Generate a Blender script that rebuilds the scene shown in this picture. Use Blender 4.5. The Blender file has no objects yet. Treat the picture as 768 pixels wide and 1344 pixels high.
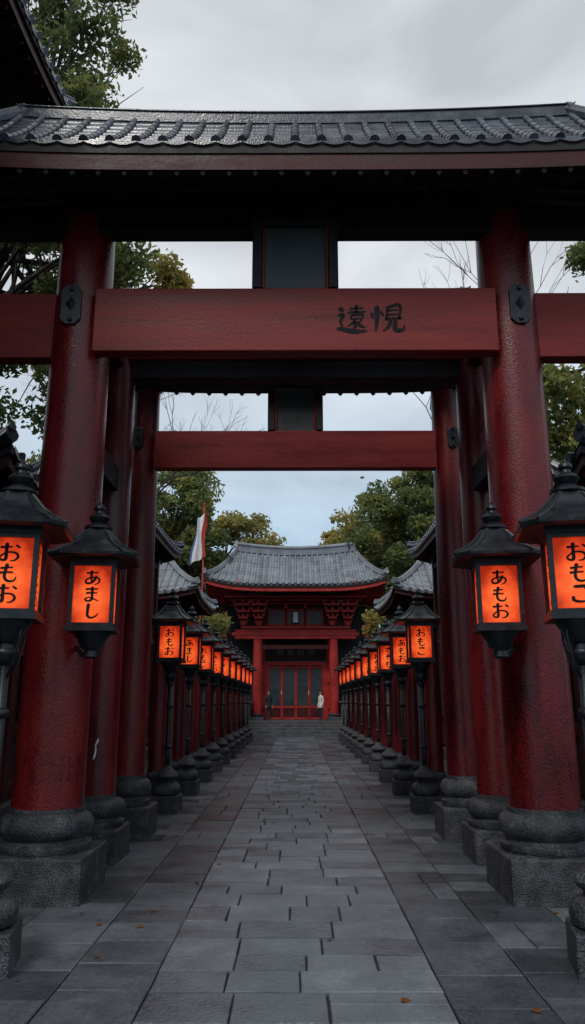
import bpy, math, random
import numpy as np
from mathutils import Vector, Matrix, noise as mnoise
random.seed(11); rng=np.random.default_rng(5)
R=math.radians
scene=bpy.context.scene
COL=scene.collection
scene.view_settings.view_transform='Standard'
scene.view_settings.look='None'
scene.view_settings.exposure=0

# ------------------------------------------------------------------ materials
def newmat(name):
    m=bpy.data.materials.new(name); m.use_nodes=True
    nt=m.node_tree; b=nt.nodes['Principled BSDF']
    return m,nt,b
def N(nt,t,**kw):
    n=nt.nodes.new(t)
    for k,v in kw.items(): setattr(n,k,v)
    return n
def ramp(nt,stops):
    r=N(nt,'ShaderNodeValToRGB'); e=r.color_ramp.elements
    while len(e)<len(stops): e.new(0.5)
    for i,(p,c) in enumerate(stops):
        e[i].position=p; e[i].color=(c[0],c[1],c[2],1)
    return r
def surf_mat(name,stops,scale=4,stretch=(1,1,1),rough=(0.4,0.6),bump=0.2,bscale=40,bdist=0.01,metal=0,coat=0,island=0.0,spec=0.5,fine=0.25,bw=1.0):
    m,nt,b=newmat(name); L=nt.links
    tc=N(nt,'ShaderNodeTexCoord'); mp=N(nt,'ShaderNodeMapping'); mp.inputs['Scale'].default_value=stretch
    L.new(tc.outputs['Object'],mp.inputs['Vector'])
    n1=N(nt,'ShaderNodeTexNoise'); n1.inputs['Scale'].default_value=scale; n1.inputs['Detail'].default_value=4; n1.inputs['Roughness'].default_value=.68
    L.new(mp.outputs[0],n1.inputs['Vector'])
    n2=N(nt,'ShaderNodeTexNoise'); n2.inputs['Scale'].default_value=bscale; n2.inputs['Detail'].default_value=2
    L.new(tc.outputs['Object'],n2.inputs['Vector'])
    mx=N(nt,'ShaderNodeMath',operation='MULTIPLY_ADD'); L.new(n2.outputs[0],mx.inputs[0]); mx.inputs[1].default_value=fine; 
    sub=N(nt,'ShaderNodeMath',operation='SUBTRACT'); L.new(n1.outputs[0],sub.inputs[0]); sub.inputs[1].default_value=fine/2
    L.new(sub.outputs[0],mx.inputs[2])
    fac=mx
    if island>0:
        g=N(nt,'ShaderNodeNewGeometry'); m2=N(nt,'ShaderNodeMath',operation='MULTIPLY_ADD')
        L.new(g.outputs['Random Per Island'],m2.inputs[0]); m2.inputs[1].default_value=island
        s2=N(nt,'ShaderNodeMath',operation='SUBTRACT'); L.new(mx.outputs[0],s2.inputs[0]); s2.inputs[1].default_value=island/2
        L.new(s2.outputs[0],m2.inputs[2]); fac=m2
    r=ramp(nt,stops); L.new(fac.outputs[0],r.inputs[0]); L.new(r.outputs[0],b.inputs['Base Color'])
    mr=N(nt,'ShaderNodeMapRange'); mr.inputs['From Min'].default_value=.3; mr.inputs['From Max'].default_value=.7
    mr.inputs['To Min'].default_value=rough[0]; mr.inputs['To Max'].default_value=rough[1]
    L.new(fac.outputs[0],mr.inputs['Value']); L.new(mr.outputs[0],b.inputs['Roughness'])
    if bump>0:
        bp=N(nt,'ShaderNodeBump'); bp.inputs['Strength'].default_value=bump; bp.inputs['Distance'].default_value=bdist
        add=N(nt,'ShaderNodeMath',operation='MULTIPLY_ADD'); L.new(n1.outputs[0],add.inputs[0]); add.inputs[1].default_value=bw; L.new(n2.outputs[0],add.inputs[2])
        L.new(add.outputs[0],bp.inputs['Height']); L.new(bp.outputs[0],b.inputs['Normal'])
    b.inputs['Metallic'].default_value=metal; b.inputs['Coat Weight'].default_value=coat; b.inputs['Coat Roughness'].default_value=.2
    b.inputs['Specular IOR Level'].default_value=spec
    return m
M={}
M['red_col']=surf_mat('red_lacquer_column',[(0.25,(.026,.003,.004)),(.42,(.085,.005,.007)),(.6,(.15,.009,.010)),(.8,(.22,.025,.02))],scale=2.2,stretch=(1,1,.3),rough=(.16,.44),bump=.5,bscale=46,bdist=.012,coat=.16,fine=.55,bw=.5,spec=.35)
M['red_beam']=surf_mat('red_painted_beam',[(0.25,(.08,.006,.007)),(.5,(.19,.014,.013)),(.8,(.27,.032,.026))],scale=2.8,stretch=(.15,1,1.3),rough=(.35,.6),bump=.4,bscale=30,bdist=.008,fine=.3,spec=.3)
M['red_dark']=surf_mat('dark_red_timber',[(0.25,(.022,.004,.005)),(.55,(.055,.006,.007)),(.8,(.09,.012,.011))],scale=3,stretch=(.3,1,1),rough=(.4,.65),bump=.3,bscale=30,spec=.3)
M['red_temple']=surf_mat('vermilion_timber',[(0.25,(.20,.013,.011)),(.5,(.38,.026,.022)),(.8,(.46,.05,.038))],scale=1.5,rough=(.4,.6),bump=.2,bscale=20,spec=.3)
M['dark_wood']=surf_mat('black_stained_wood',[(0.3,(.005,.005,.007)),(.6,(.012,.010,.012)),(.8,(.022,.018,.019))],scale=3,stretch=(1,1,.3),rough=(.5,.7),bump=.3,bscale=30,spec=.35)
M['tile']=surf_mat('grey_roof_tile',[(0.25,(.018,.023,.034)),(.5,(.046,.055,.074)),(.8,(.11,.125,.155))],scale=3,rough=(.16,.36),bump=.3,bscale=40,island=.3)
M['tile_far']=surf_mat('sky_lightened_roof_tile',[(0.25,(.09,.10,.115)),(.5,(.18,.195,.225)),(.8,(.29,.31,.34))],scale=1.2,rough=(.3,.5),bump=.2,bscale=20,island=.2)  # grey tile lightened for far roofs, sky reflection put into the colour
M['stone']=surf_mat('weathered_granite',[(0.25,(.008,.009,.011)),(.45,(.024,.026,.031)),(.62,(.056,.060,.068)),(.82,(.15,.155,.165))],scale=5,rough=(.42,.72),bump=.9,bscale=60,bdist=.018,fine=.85)
M['stone_step']=surf_mat('step_granite',[(0.25,(.03,.032,.037)),(.5,(.07,.075,.083)),(.82,(.14,.145,.155))],scale=3,rough=(.42,.72),bump=.6,bscale=40,bdist=.015,fine=.5)
M['paver']=surf_mat('slate_paver',[(0.15,(.036,.043,.054)),(.45,(.088,.101,.122)),(.65,(.13,.147,.172)),(.85,(.20,.22,.25))],scale=2.2,rough=(.30,.52),bump=.5,bscale=26,bdist=.010,island=.40,fine=.35,spec=.42)
M['paver_side']=surf_mat('dark_slate_paver',[(0.15,(.022,.027,.034)),(.5,(.060,.069,.083)),(.85,(.135,.15,.17))],scale=1.8,rough=(.34,.58),bump=.5,bscale=26,bdist=.010,island=.42,fine=.35,spec=.42)
M['ground']=surf_mat('dark_gravel_ground',[(0.3,(.010,.010,.011)),(.6,(.03,.029,.029)),(.8,(.055,.053,.05))],scale=.8,rough=(.7,.95),bump=.8,bscale=30,bdist=.02)
M['iron']=surf_mat('black_cast_iron',[(0.3,(.007,.010,.013)),(.6,(.018,.024,.031)),(.85,(.045,.055,.065))],scale=9,rough=(.28,.5),bump=.35,bscale=70,bdist=.004,metal=.35)
M['slate_panel']=surf_mat('slate_panel',[(0.3,(.022,.030,.035)),(.6,(.040,.052,.058)),(.85,(.06,.074,.08))],scale=2,rough=(.35,.6),bump=.1,bscale=30)
M['bark']=surf_mat('tree_bark',[(0.3,(.025,.021,.018)),(.6,(.06,.05,.042)),(.85,(.10,.085,.07))],scale=4,stretch=(1,1,.3),rough=(.8,.95),bump=.8,bscale=20,bdist=.03)
M['plaster']=surf_mat('grey_plaster',[(0.3,(.16,.155,.15)),(.8,(.26,.255,.24))],scale=2,rough=(.7,.9),bump=.2)
M['door']=surf_mat('dark_green_door',[(0.3,(.014,.024,.026)),(.6,(.03,.045,.047)),(.85,(.05,.068,.068))],scale=2,rough=(.3,.5),bump=.15)
M['ink']=surf_mat('black_ink',[(0.3,(.006,.005,.005)),(.8,(.014,.010,.010))],scale=20,rough=(.6,.8),bump=0,spec=.2)
M['faded']=surf_mat('faded_dark_paint',[(0.35,(.05,.006,.007)),(.55,(.10,.009,.010)),(.7,(.14,.012,.012))],scale=14,rough=(.25,.45),bump=0,spec=.35,coat=.1)
M['white']=surf_mat('white_paint',[(0.3,(.6,.6,.58)),(.8,(.75,.75,.73))],scale=4,rough=(.5,.7),bump=0)
def flat(name,c,rough=.7):
    return surf_mat(name,[(0.3,tuple(x*.8 for x in c)),(.7,tuple(min(1,x*1.15) for x in c))],scale=12,rough=(rough-.05,rough+.05),bump=.1,bscale=80)
M['cloth_black']=flat('black_cloth',(.015,.015,.018)); M['cloth_cream']=flat('cream_cloth',(.70,.67,.60)); M['cloth_navy']=flat('navy_cloth',(.02,.022,.035))
M['skin']=flat('skin',(.42,.25,.18),.5); M['hair']=flat('hair',(.015,.011,.01),.5); M['shoe']=flat('shoe',(.03,.025,.022),.5)
M['flag_white']=flat('flag_white',(.75,.75,.77)); M['flag_red']=flat('flag_red',(.5,.06,.03)); M['flag_blue']=flat('flag_blue',(.10,.16,.28))
def leaf_mat(name,stops):
    m,nt,b=newmat(name); L=nt.links
    g=N(nt,'ShaderNodeNewGeometry'); tc=N(nt,'ShaderNodeTexCoord')
    n=N(nt,'ShaderNodeTexNoise'); n.inputs['Scale'].default_value=.45; n.inputs['Detail'].default_value=2
    L.new(tc.outputs['Object'],n.inputs['Vector'])
    a=N(nt,'ShaderNodeMath',operation='MULTIPLY_ADD'); L.new(g.outputs['Random Per Island'],a.inputs[0]); a.inputs[1].default_value=.45
    s=N(nt,'ShaderNodeMath',operation='MULTIPLY_ADD'); L.new(n.outputs[0],s.inputs[0]); s.inputs[1].default_value=1.3; s.inputs[2].default_value=-.38
    L.new(s.outputs[0],a.inputs[2])
    r=ramp(nt,stops); L.new(a.outputs[0],r.inputs[0])
    d=N(nt,'ShaderNodeBsdfDiffuse'); L.new(r.outputs[0],d.inputs['Color'])
    t=N(nt,'ShaderNodeBsdfTranslucent'); L.new(r.outputs[0],t.inputs['Color'])
    mx=N(nt,'ShaderNodeMixShader'); mx.inputs[0].default_value=.5
    out=[x for x in nt.nodes if x.type=='OUTPUT_MATERIAL'][0]; nt.nodes.remove(b)
    L.new(d.outputs[0],mx.inputs[1]); L.new(t.outputs[0],mx.inputs[2]); L.new(mx.outputs[0],out.inputs['Surface'])
    return m
M['leaf_green']=leaf_mat('leaf_green',[(.1,(.07,.10,.05)),(.45,(.15,.195,.08)),(.7,(.26,.28,.10)),(.95,(.42,.34,.10))])
M['leaf_autumn']=leaf_mat('leaf_autumn',[(.1,(.13,.15,.06)),(.4,(.27,.27,.10)),(.7,(.48,.37,.12)),(.95,(.60,.32,.10))])
M['leaf_fall']=leaf_mat('leaf_fallen',[(.1,(.12,.05,.02)),(.5,(.28,.11,.03)),(.9,(.35,.2,.06))])
def paper_mat():
    m,nt,b=newmat('lit_orange_paper'); L=nt.links
    tc=N(nt,'ShaderNodeTexCoord')
    ln=N(nt,'ShaderNodeVectorMath',operation='LENGTH'); mp=N(nt,'ShaderNodeMapping'); mp.inputs['Scale'].default_value=(1,1,.72); mp.inputs['Location'].default_value=(0,0,.05)
    L.new(tc.outputs['Object'],mp.inputs[0]); L.new(mp.outputs[0],ln.inputs[0])
    n=N(nt,'ShaderNodeTexNoise'); n.inputs['Scale'].default_value=9; n.inputs['Detail'].default_value=4; L.new(tc.outputs['Object'],n.inputs['Vector'])
    ad=N(nt,'ShaderNodeMath',operation='MULTIPLY_ADD'); L.new(n.outputs[0],ad.inputs[0]); ad.inputs[1].default_value=.16
    L.new(ln.outputs['Value'],ad.inputs[2])
    r=ramp(nt,[(.25,(1.0,.19,.04)),(.31,(.92,.105,.02)),(.37,(.62,.046,.009)),(.42,(.32,.016,.004))]); L.new(ad.outputs[0],r.inputs[0])
    L.new(r.outputs[0],b.inputs['Emission Color']); b.inputs['Emission Strength'].default_value=.93
    b.inputs['Roughness'].default_value=.7; b.inputs['Specular IOR Level'].default_value=.15
    b.inputs['Base Color'].default_value=(.28,.04,.012,1)
    try: m.cycles.emission_sampling='FRONT'
    except Exception: pass
    return m
M['paper']=paper_mat()

# ------------------------------------------------------------------ mesh builder
class MB:
    def __init__(s): s.v=[]; s.f=[]
    def add(s,vs,fs):
        o=len(s.v); s.v.extend([tuple(p) for p in vs]); s.f.extend([tuple(i+o for i in f) for f in fs])
    def box(s,x0,x1,y0,y1,z0,z1,rot=None,piv=None):
        vs=[Vector(p) for p in [(x0,y0,z0),(x1,y0,z0),(x1,y1,z0),(x0,y1,z0),(x0,y0,z1),(x1,y0,z1),(x1,y1,z1),(x0,y1,z1)]]
        if rot is not None:
            c=Vector(piv) if piv else Vector(((x0+x1)/2,(y0+y1)/2,(z0+z1)/2))
            vs=[rot@(p-c)+c for p in vs]
        s.add(vs,[(0,3,2,1),(4,5,6,7),(0,1,5,4),(1,2,6,5),(2,3,7,6),(3,0,4,7)])
    def lathe(s,prof,cx=0,cy=0,cz=0,n=32,cap=True):
        vs=[];fs=[]
        for r,z in prof:
            for i in range(n):
                a=2*math.pi*i/n; vs.append((cx+r*math.cos(a),cy+r*math.sin(a),cz+z))
        for j in range(len(prof)-1):
            for i in range(n):
                k=(i+1)%n; fs.append((j*n+i,j*n+k,(j+1)*n+k,(j+1)*n+i))
        if cap:
            fs.append(tuple(range(n-1,-1,-1))); m=(len(prof)-1)*n; fs.append(tuple(range(m,m+n)))
        s.add(vs,fs)
    def tube(s,pts,rad,n=8,cap=True,up=None):
        pts=[Vector(p) for p in pts]; vs=[];fs=[]
        for i,p in enumerate(pts):
            d=(pts[min(i+1,len(pts)-1)]-pts[max(i-1,0)])
            if d.length<1e-6: d=Vector((0,0,1))
            d.normalize()
            u=Vector(up) if up else (Vector((0,0,1)) if abs(d.z)<.9 else Vector((1,0,0)))
            a=d.cross(u).normalized(); b=a.cross(d).normalized()
            r=rad[i] if hasattr(rad,'__len__') else rad
            for k in range(n):
                t=2*math.pi*k/n; vs.append(p+a*math.cos(t)*r+b*math.sin(t)*r)
        for j in range(len(pts)-1):
            for k in range(n):
                q=(k+1)%n; fs.append((j*n+k,j*n+q,(j+1)*n+q,(j+1)*n+k))
        if cap:
            fs.append(tuple(range(n-1,-1,-1))); m=(len(pts)-1)*n; fs.append(tuple(range(m,m+n)))
        s.add(vs,fs)
    def grid(s,rows):
        n=len(rows[0]); vs=[p for r in rows for p in r]; fs=[]
        for j in range(len(rows)-1):
            for i in range(n-1): fs.append((j*n+i,j*n+i+1,(j+1)*n+i+1,(j+1)*n+i))
        s.add(vs,fs)
    def mesh(s,name,mat):
        me=bpy.data.meshes.new(name); me.from_pydata(s.v,[],s.f); me.update()
        me.materials.append(mat); return me
    def make(s,name,mat,parent=None,smooth=False,bevel=0,auto=None):
        me=s.mesh(name,mat)
        if smooth: me.shade_smooth()
        o=bpy.data.objects.new(name,me); COL.objects.link(o)
        if parent: o.parent=parent
        if auto:
            me.shade_smooth()
            try: me.set_sharp_from_angle(angle=R(auto))
            except Exception: pass
        if bevel>0:
            b=o.modifiers.new('bevel','BEVEL'); b.width=bevel; b.segments=2; b.limit_method='ANGLE'; b.angle_limit=R(40)
        return o
def empty(name,loc,rz=0):
    e=bpy.data.objects.new(name,None); e.location=loc; e.rotation_euler=(0,0,rz); e.empty_display_size=.3; COL.objects.link(e); return e
def inst(me,name,parent,loc=(0,0,0),rz=0):
    o=bpy.data.objects.new(name,me); COL.objects.link(o); o.parent=parent; o.location=loc; o.rotation_euler=(0,0,rz); return o

# ------------------------------------------------------------------ brush writing
def brush(mb,strokes,fn,bold=1.0):
    for st in strokes:
        P=[Vector((a[0],a[1],(a[2] if len(a)>2 else .09)*bold)) for a in st]
        if len(P)==2: P=[P[0],(P[0]+P[1])/2+Vector((0,.01,-.02)),P[1]]
        E=[P[0]*2-P[1]]+P+[P[-1]*2-P[-2]]; Q=[]
        for i in range(1,len(E)-2):
            for k in range(6):
                t=k/6; p0,p1,p2,p3=E[i-1:i+3]
                Q.append(.5*((2*p1)+(p2-p0)*t+(2*p0-5*p1+4*p2-p3)*t*t+(3*p1-p0-3*p2+p3)*t**3))
        Q.append(P[-1]); n=len(Q); rows=[]
        for i,q in enumerate(Q):
            d=Q[min(i+1,n-1)]-Q[max(i-1,0)]; d=Vector((d.x,d.y)); d=d.normalized() if d.length>1e-6 else Vector((1,0))
            f=i/(n-1); w=max(.01,q.z)*.5*(1.15-.5*f)*(1 if 0<i<n-1 else .4)
            nn=Vector((-d.y,d.x))
            rows.append([fn(q.x+nn.x*w,q.y+nn.y*w),fn(q.x-nn.x*w,q.y-nn.y*w)])
        mb.grid(rows)
G={}
G['mo']=[[(.45,.98,.12),(.38,.6,.1),(.36,.25,.11),(.5,.06,.12),(.75,.08,.1),(.85,.3,.05)],[(.15,.72,.1),(.7,.78,.1)],[(.12,.48,.1),(.72,.52,.11)]]
G['o']=[[(.08,.74,.11),(.62,.78,.1)],[(.36,1.0,.12),(.35,.55,.1),(.34,.12,.11),(.16,.08,.09),(.1,.24,.08),(.4,.48,.08),(.74,.46,.1),(.86,.26,.12),(.72,.06,.1),(.52,.04,.06)],[(.74,.88,.08),(.92,.72,.13)]]
G['so']=[[(.25,.95,.09),(.7,.92,.11),(.25,.62,.1),(.85,.66,.12),(.45,.45,.11),(.38,.2,.1),(.72,.04,.12)]]
G['a']=[[(.15,.8,.1),(.82,.84,.1)],[(.45,1.0,.11),(.42,.5,.1),(.5,.12,.09)],[(.72,.62,.09),(.5,.2,.1),(.2,.12,.1),(.16,.35,.09),(.5,.52,.09),(.85,.42,.11),(.82,.15,.1),(.6,.02,.07)]]
G['ma']=[[(.14,.82,.11),(.86,.84,.11)],[(.18,.56,.11),(.82,.58,.1)],[(.52,1.0,.12),(.52,.5,.1),(.5,.14,.11),(.28,.04,.1),(.16,.16,.09),(.34,.28,.08),(.62,.18,.1),(.88,.04,.07)]]
G['shi']=[[(.36,.98,.13),(.33,.5,.11),(.34,.18,.12),(.52,.04,.12),(.78,.16,.1),(.9,.36,.04)]]
G['ko']=[[(.22,.84,.11),(.78,.86,.13),(.66,.72,.05)],[(.2,.36,.09),(.22,.14,.12),(.5,.06,.12),(.86,.12,.08)]]
G['te']=[[(.12,.85,.12),(.85,.9,.13),(.5,.65,.1),(.42,.3,.11),(.75,.05,.12)],[(.2,.45,.09),(.34,.36,.1)]]
G['iki']=[[(.05,.95,.12),(.2,.82,.14)],[(.02,.66,.08),(.2,.68,.1),(.12,.42,.1),(.2,.22,.09)],[(.0,.18,.06),(.25,.12,.13),(.6,.03,.17),(1.02,.04,.08)],
 [(.40,.90,.07),(.86,.92,.08)],[(.63,1.06,.09),(.62,.74,.08)],[(.34,.76,.07),(.96,.78,.09)],[(.46,.66,.08),(.46,.50,.07)],[(.46,.66,.07),(.84,.67,.08),(.82,.51,.07)],[(.47,.51,.06),(.82,.52,.07)],[(.63,.5,.08),(.5,.34,.08),(.34,.24,.04)],[(.58,.42,.07),(.62,.2,.09),(.54,.18,.04)],[(.84,.46,.07),(.68,.36,.06)],[(.66,.38,.08),(.8,.24,.1),(.96,.17,.05)]]
G['etsu']=[[(.14,1.02,.12),(.16,.5,.13),(.13,.0,.07)],[(-.03,.74,.11),(.02,.52,.07)],[(.27,.78,.06),(.36,.6,.12)],
 [(.5,.96,.09),(.47,.46,.09)],[(.5,.95,.08),(.9,.99,.1),(.90,.46,.09)],[(.5,.80,.07),(.86,.82,.07)],[(.49,.64,.07),(.86,.65,.07)],[(.42,.47,.08),(1.0,.50,.11)],[(.62,.44,.1),(.56,.2,.1),(.36,.0,.05)],[(.78,.44,.1),(.77,.1,.12),(.93,.03,.14),(1.06,.08,.1),(1.06,.24,.05)]]

# ------------------------------------------------------------------ roofs
def roof(parent,a,A,Df,Db,zr,ze,zeb=None,pitch=.3,up=.25,k=.35,rr=.06,nc=8,thick=.3,rup=.1,tile=None,under=None,ridge=.3,oy=0,rot90=False,soff=.3,rafter=None,fascia=None):
    if zeb is None: zeb=ze
    tile=tile or M['tile']; under=under or M['dark_wood']
    def W(x,y,z): return (x,y+oy,z) if not rot90 else (-(y+oy),x,z)
    g=lambda t:t+k*t*(1-t)
    def Pf(x,t,sg):
        D=Df if sg<0 else Db; h=(zr-ze) if sg<0 else (zr-zeb)
        z=zr-h*g(t)+up*(abs(x)/A)**4*t+rup*min(abs(x)/a,1)**2*(1-t)
        return x,sg*D*t,z
    def Ps(s,q,sx):
        x=a+(A-a)*s; D=Df if q<0 else Db; h=(zr-ze)*(1-(q+1)/2)+(zr-zeb)*(q+1)/2
        y=D*s*q; z=zr-h*g(s)+up*(x/A)**4*s*abs(q)**4+rup*(1-s)
        return sx*x,y,z
    lip=rr*.45
    T=[]
    for c in range(nc): T.append((c/nc,0.0)); T.append(((c+1)/nc-.001,lip))
    mb=MB()
    for sg in(-1,1):
        rows=[]
        for t,o in T:
            Lx=a+(A-a)*t; row=[]
            for i in range(25):
                x,y,z=Pf(Lx*(i/12-1),t,sg); row.append(W(x,y,z+o))
            rows.append(row)
        mb.grid(rows)
    for sx in(-1,1):
        rows=[]
        for t,o in T:
            row=[]
            for i in range(13):
                x,y,z=Ps(t,i/6-1,sx); row.append(W(x,y,z+o))
            rows.append(row)
        mb.grid(rows)
    mb.make('roof_tile_surface',tile,parent)
    rb=MB()
    def rib(fn,t0):
        n=max(2,int(round(nc*(1-t0)))); pts=[];rad=[]
        for i in range(n):
            ta=t0+(1-t0)*i/n; tb=t0+(1-t0)*(i+1)/n-.004
            pts.append(fn(ta)); rad.append(rr*.88); pts.append(fn(tb)); rad.append(rr*1.06)
        p=Vector(pts[-1]); d=(p-Vector(pts[-2])).normalized()
        pts+= [tuple(p+d*rr*.2),tuple(p+d*rr*.9)]; rad+=[rr*1.35,rr*1.35]
        rb.tube(pts,rad,n=8)
    nx=int(2*A/pitch)
    for i in range(nx+1):
        x=-A+.04+(2*A-.08)*i/nx
        t0=max(0.02,(abs(x)-a)/(A-a)) 
        if t0>.93: continue
        for sg in(-1,1):
            rib(lambda t:W(*[Pf(x,t,sg)[0],Pf(x,t,sg)[1],Pf(x,t,sg)[2]+rr*.35]),t0)
            if i<nx and rr<.07:
                x2=x+(2*A-.08)/nx; pr=[]; 
                for q in range(7):
                    xx=x+(x2-x)*q/6; p=Pf(xx,1,sg); dp=-rr*.9*math.sin(math.pi*q/6)
                    pr.append((W(xx,p[1]+sg*rr*.5,p[2]+rr*.25),W(xx,p[1]+sg*rr*.55,p[2]-rr*.45+dp)))
                rb.grid([[u[0] for u in pr],[u[1] for u in pr]])
    for sx in(-1,1):
        ny=max(2,int((Df+Db)/pitch))
        for i in range(1,ny):
            y=-Df+(Df+Db)*i/ny; D=Df if y<0 else Db; t0=max(.03,abs(y)/D)
            if t0>.93: continue
            def f(t,y=y,D=D):
                x_,y_,z_=Ps(t,y/(D*t),sx); return W(x_,y_,z_+rr*.35)
            rib(f,t0)
    rb.make('roof_tile_ribs',tile,parent,auto=50)
    rd=MB(); n=16; w=ridge*.42
    for lev,(ww,z0,z1) in enumerate([(w,-.05,ridge*.45),(w*.8,ridge*.48,ridge*.75),(w*1.1,ridge*.78,ridge*.86)]):
        rows=[]
        for i in range(n+1):
            x=-a+2*a*i/n; z=zr+rup*(x/a)**2
            rows.append([W(x,-ww,z+z0),W(x,-ww,z+z1),W(x,ww,z+z1),W(x,ww,z+z0),W(x,-ww,z+z0)])
        rd.grid(rows)
    rd.tube([W(-a-.05+(2*a+.1)*i/n,0,zr+rup*((-1+2*i/n))**2+ridge*.95) for i in range(n+1)],ridge*.26,n=10)
    for sx in(-1,1):
        x=sx*a; z=zr+rup
        pr=[(-w*1.5,-.1),(-w*1.7,ridge*.5),(-w*1.0,ridge*1.0),(0,ridge*1.35),(w*1.0,ridge*1.0),(w*1.7,ridge*.5),(w*1.5,-.1)]
        rows=[[W(x+sx*.0,y,z+q) for y,q in pr],[W(x+sx*ridge*.35,y,z+q) for y,q in pr]]
        rd.grid(rows)
        m=len(pr); rd.add([W(x+sx*ridge*.35,y,z+q) for y,q in pr],[tuple(range(m))]); rd.add([W(x,y,z+q) for y,q in pr],[tuple(range(m))])
        rd.tube([W(x+sx*ridge*.3,0,z+ridge*1.0),W(x+sx*ridge*.6,0,z+ridge*1.1),W(x+sx*ridge*.9,0,z+ridge*1.35)],[ridge*.18,ridge*.14,ridge*.05],n=8)
        for sg in(-1,1):
            pts=[];rad=[]
            for i in range(13):
                t=i/12; xx,yy,zz=Ps(t,sg*1.0,sx); pts.append(W(xx,yy,zz+rr*1.3+(.12*ridge/.3 if i==12 else 0))); rad.append(rr*1.7)
            rd.tube(pts,rad,n=8); rd.tube([(p[0],p[1],p[2]+rr*1.8) for p in pts],[r*.55 for r in rad],n=8)
    rd.make('roof_ridge',tile,parent,auto=40)
    sf=MB(); fa=MB(); fb=MB()
    P=[]
    for i in range(25): P.append(Pf(A*(i/12-1),1,-1))
    for i in range(1,13): P.append(Ps(1,i/6-1,1))
    for i in range(1,25): P.append(Pf(A*(1-i/12),1,1))
    for i in range(1,13): P.append(Ps(1,1-i/6,-1))
    e=P
    def sc(P,s,dz): return [W(p[0]*s,p[1]*s,p[2]+dz) for p in P]
    fb.grid([sc(e,1.0,-.02),sc(e,1.0,-thick*.42),sc(e,.985,-thick*.43)])
    fa.grid([sc(e,.985,-thick*.43),sc(e,.985,-thick)])
    hh=(zr-ze)*soff
    inner=[W(p[0]*.2,p[1]*.2,p[2]-thick+hh*.8) for p in e]
    sf.grid([sc(e,.985,-thick),inner])
    fb.make('eave_board',M['dark_wood'],parent)
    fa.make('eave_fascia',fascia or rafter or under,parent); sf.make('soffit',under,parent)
    rf=MB(); st=pitch*1.0
    for sg in(-1,1):
        for i in range(int(2*A*.95/st)):
            x=-A*.95+st*i; s0,s1=.965,.45
            def Q(s):
                p=Pf(x,1,sg); return W(x,p[1]*s,p[2]-thick-.035+hh*.8*(1-s)/.8*.95)
            rf.tube([Q(s0),Q(s1)],rr*.75,n=4)
    for sx in(-1,1):
        for i in range(int((Df+Db)*.9/st)):
            y=-Df*.93+st*i; q=y/(Df if y<0 else Db)
            def Q(s):
                p=Ps(1,q,sx); return W(p[0]*s,y,p[2]-thick-.035+hh*.8*(1-s)/.8*.95)
            rf.tube([Q(.975),Q(.6)],rr*.75,n=4)
    rf.make('rafters',rafter or under,parent)

# ------------------------------------------------------------------ ground
gm=MB(); gm.add([(-400,-200,-.03),(400,-200,-.03),(400,700,-.03),(-400,700,-.03)],[(0,1,2,3)]); gm.make('ground',M['ground'])
def slab(mb,x0,x1,y0,y1,z,g=.006,c=.008):
    dz=random.uniform(-.003,.003); tx=random.uniform(-.002,.002); ty=random.uniform(-.002,.002)
    j=lambda:random.uniform(-.005,.005)
    a=[(x0+g+j(),y0+g+j()),(x1-g+j(),y0+g+j()),(x1-g+j(),y1-g+j()),(x0+g+j(),y1-g+j())]
    cx,cy=(x0+x1)/2,(y0+y1)/2
    inn=[(p[0]+(c if p[0]<cx else -c),p[1]+(c if p[1]<cy else -c)) for p in a]
    vs=[(p[0],p[1],z-.045) for p in a]+[(p[0],p[1],z-c*.8+dz) for p in a]+[(p[0],p[1],z+dz+(tx if p[0]>cx else -tx)+(ty if p[1]>cy else -ty)) for p in inn]
    mb.add(vs,[(0,1,5,4),(1,2,6,5),(2,3,7,6),(3,0,4,7),(4,5,9,8),(5,6,10,9),(6,7,11,10),(7,4,8,11),(8,9,10,11)])
cp=MB(); sp=MB()
y=-4.0
while y<45.0:
    d=random.choice([.38,.44,.48,.54]); 
    if y+d>45.05: d=45.05-y
    if d<.05: break
    xs=[-1.05]; x=-1.05
    off=random.uniform(.3,.75); x+=off; xs.append(x)
    while x<1.05-.95: x+=random.uniform(.45,.85); xs.append(x)
    if 1.05-x>.9: xs.append(x+(1.05-x)*random.uniform(.45,.55))
    xs=[v for v in xs if v<1.05-.28]+[1.05]
    for i in range(len(xs)-1):
        if random.random()<.16 and d>.43:
            m_=y+d*random.uniform(.4,.6); slab(cp,xs[i],xs[i+1],y,m_,0); slab(cp,xs[i],xs[i+1],m_,y+d,0)
        else: slab(cp,xs[i],xs[i+1],y,y+d,0)
    y+=d
for sg in(-1,1):
    for (u0,u1) in [(1.05,1.72),(1.72,2.5),(2.5,3.4),(3.4,4.3)]:
        y=-4-random.random()*.5
        while y<45.0:
            d=random.uniform(.42,.8)
            if y+d>45.05: d=45.05-y
            if d<.05: break
            xa,xb=(u0,u1) if sg>0 else (-u1,-u0)
            if random.random()<.2:
                m_=xa+(xb-xa)*random.uniform(.35,.65); slab(sp,xa,m_,y,y+d,-.004); slab(sp,m_,xb,y,y+d,-.004)
            else: slab(sp,xa,xb,y,y+d,-.004)
            y+=d
cp.make('stone_path',M['paver']); sp.make('side_pavement',M['paver_side'])
lf=MB()
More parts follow.
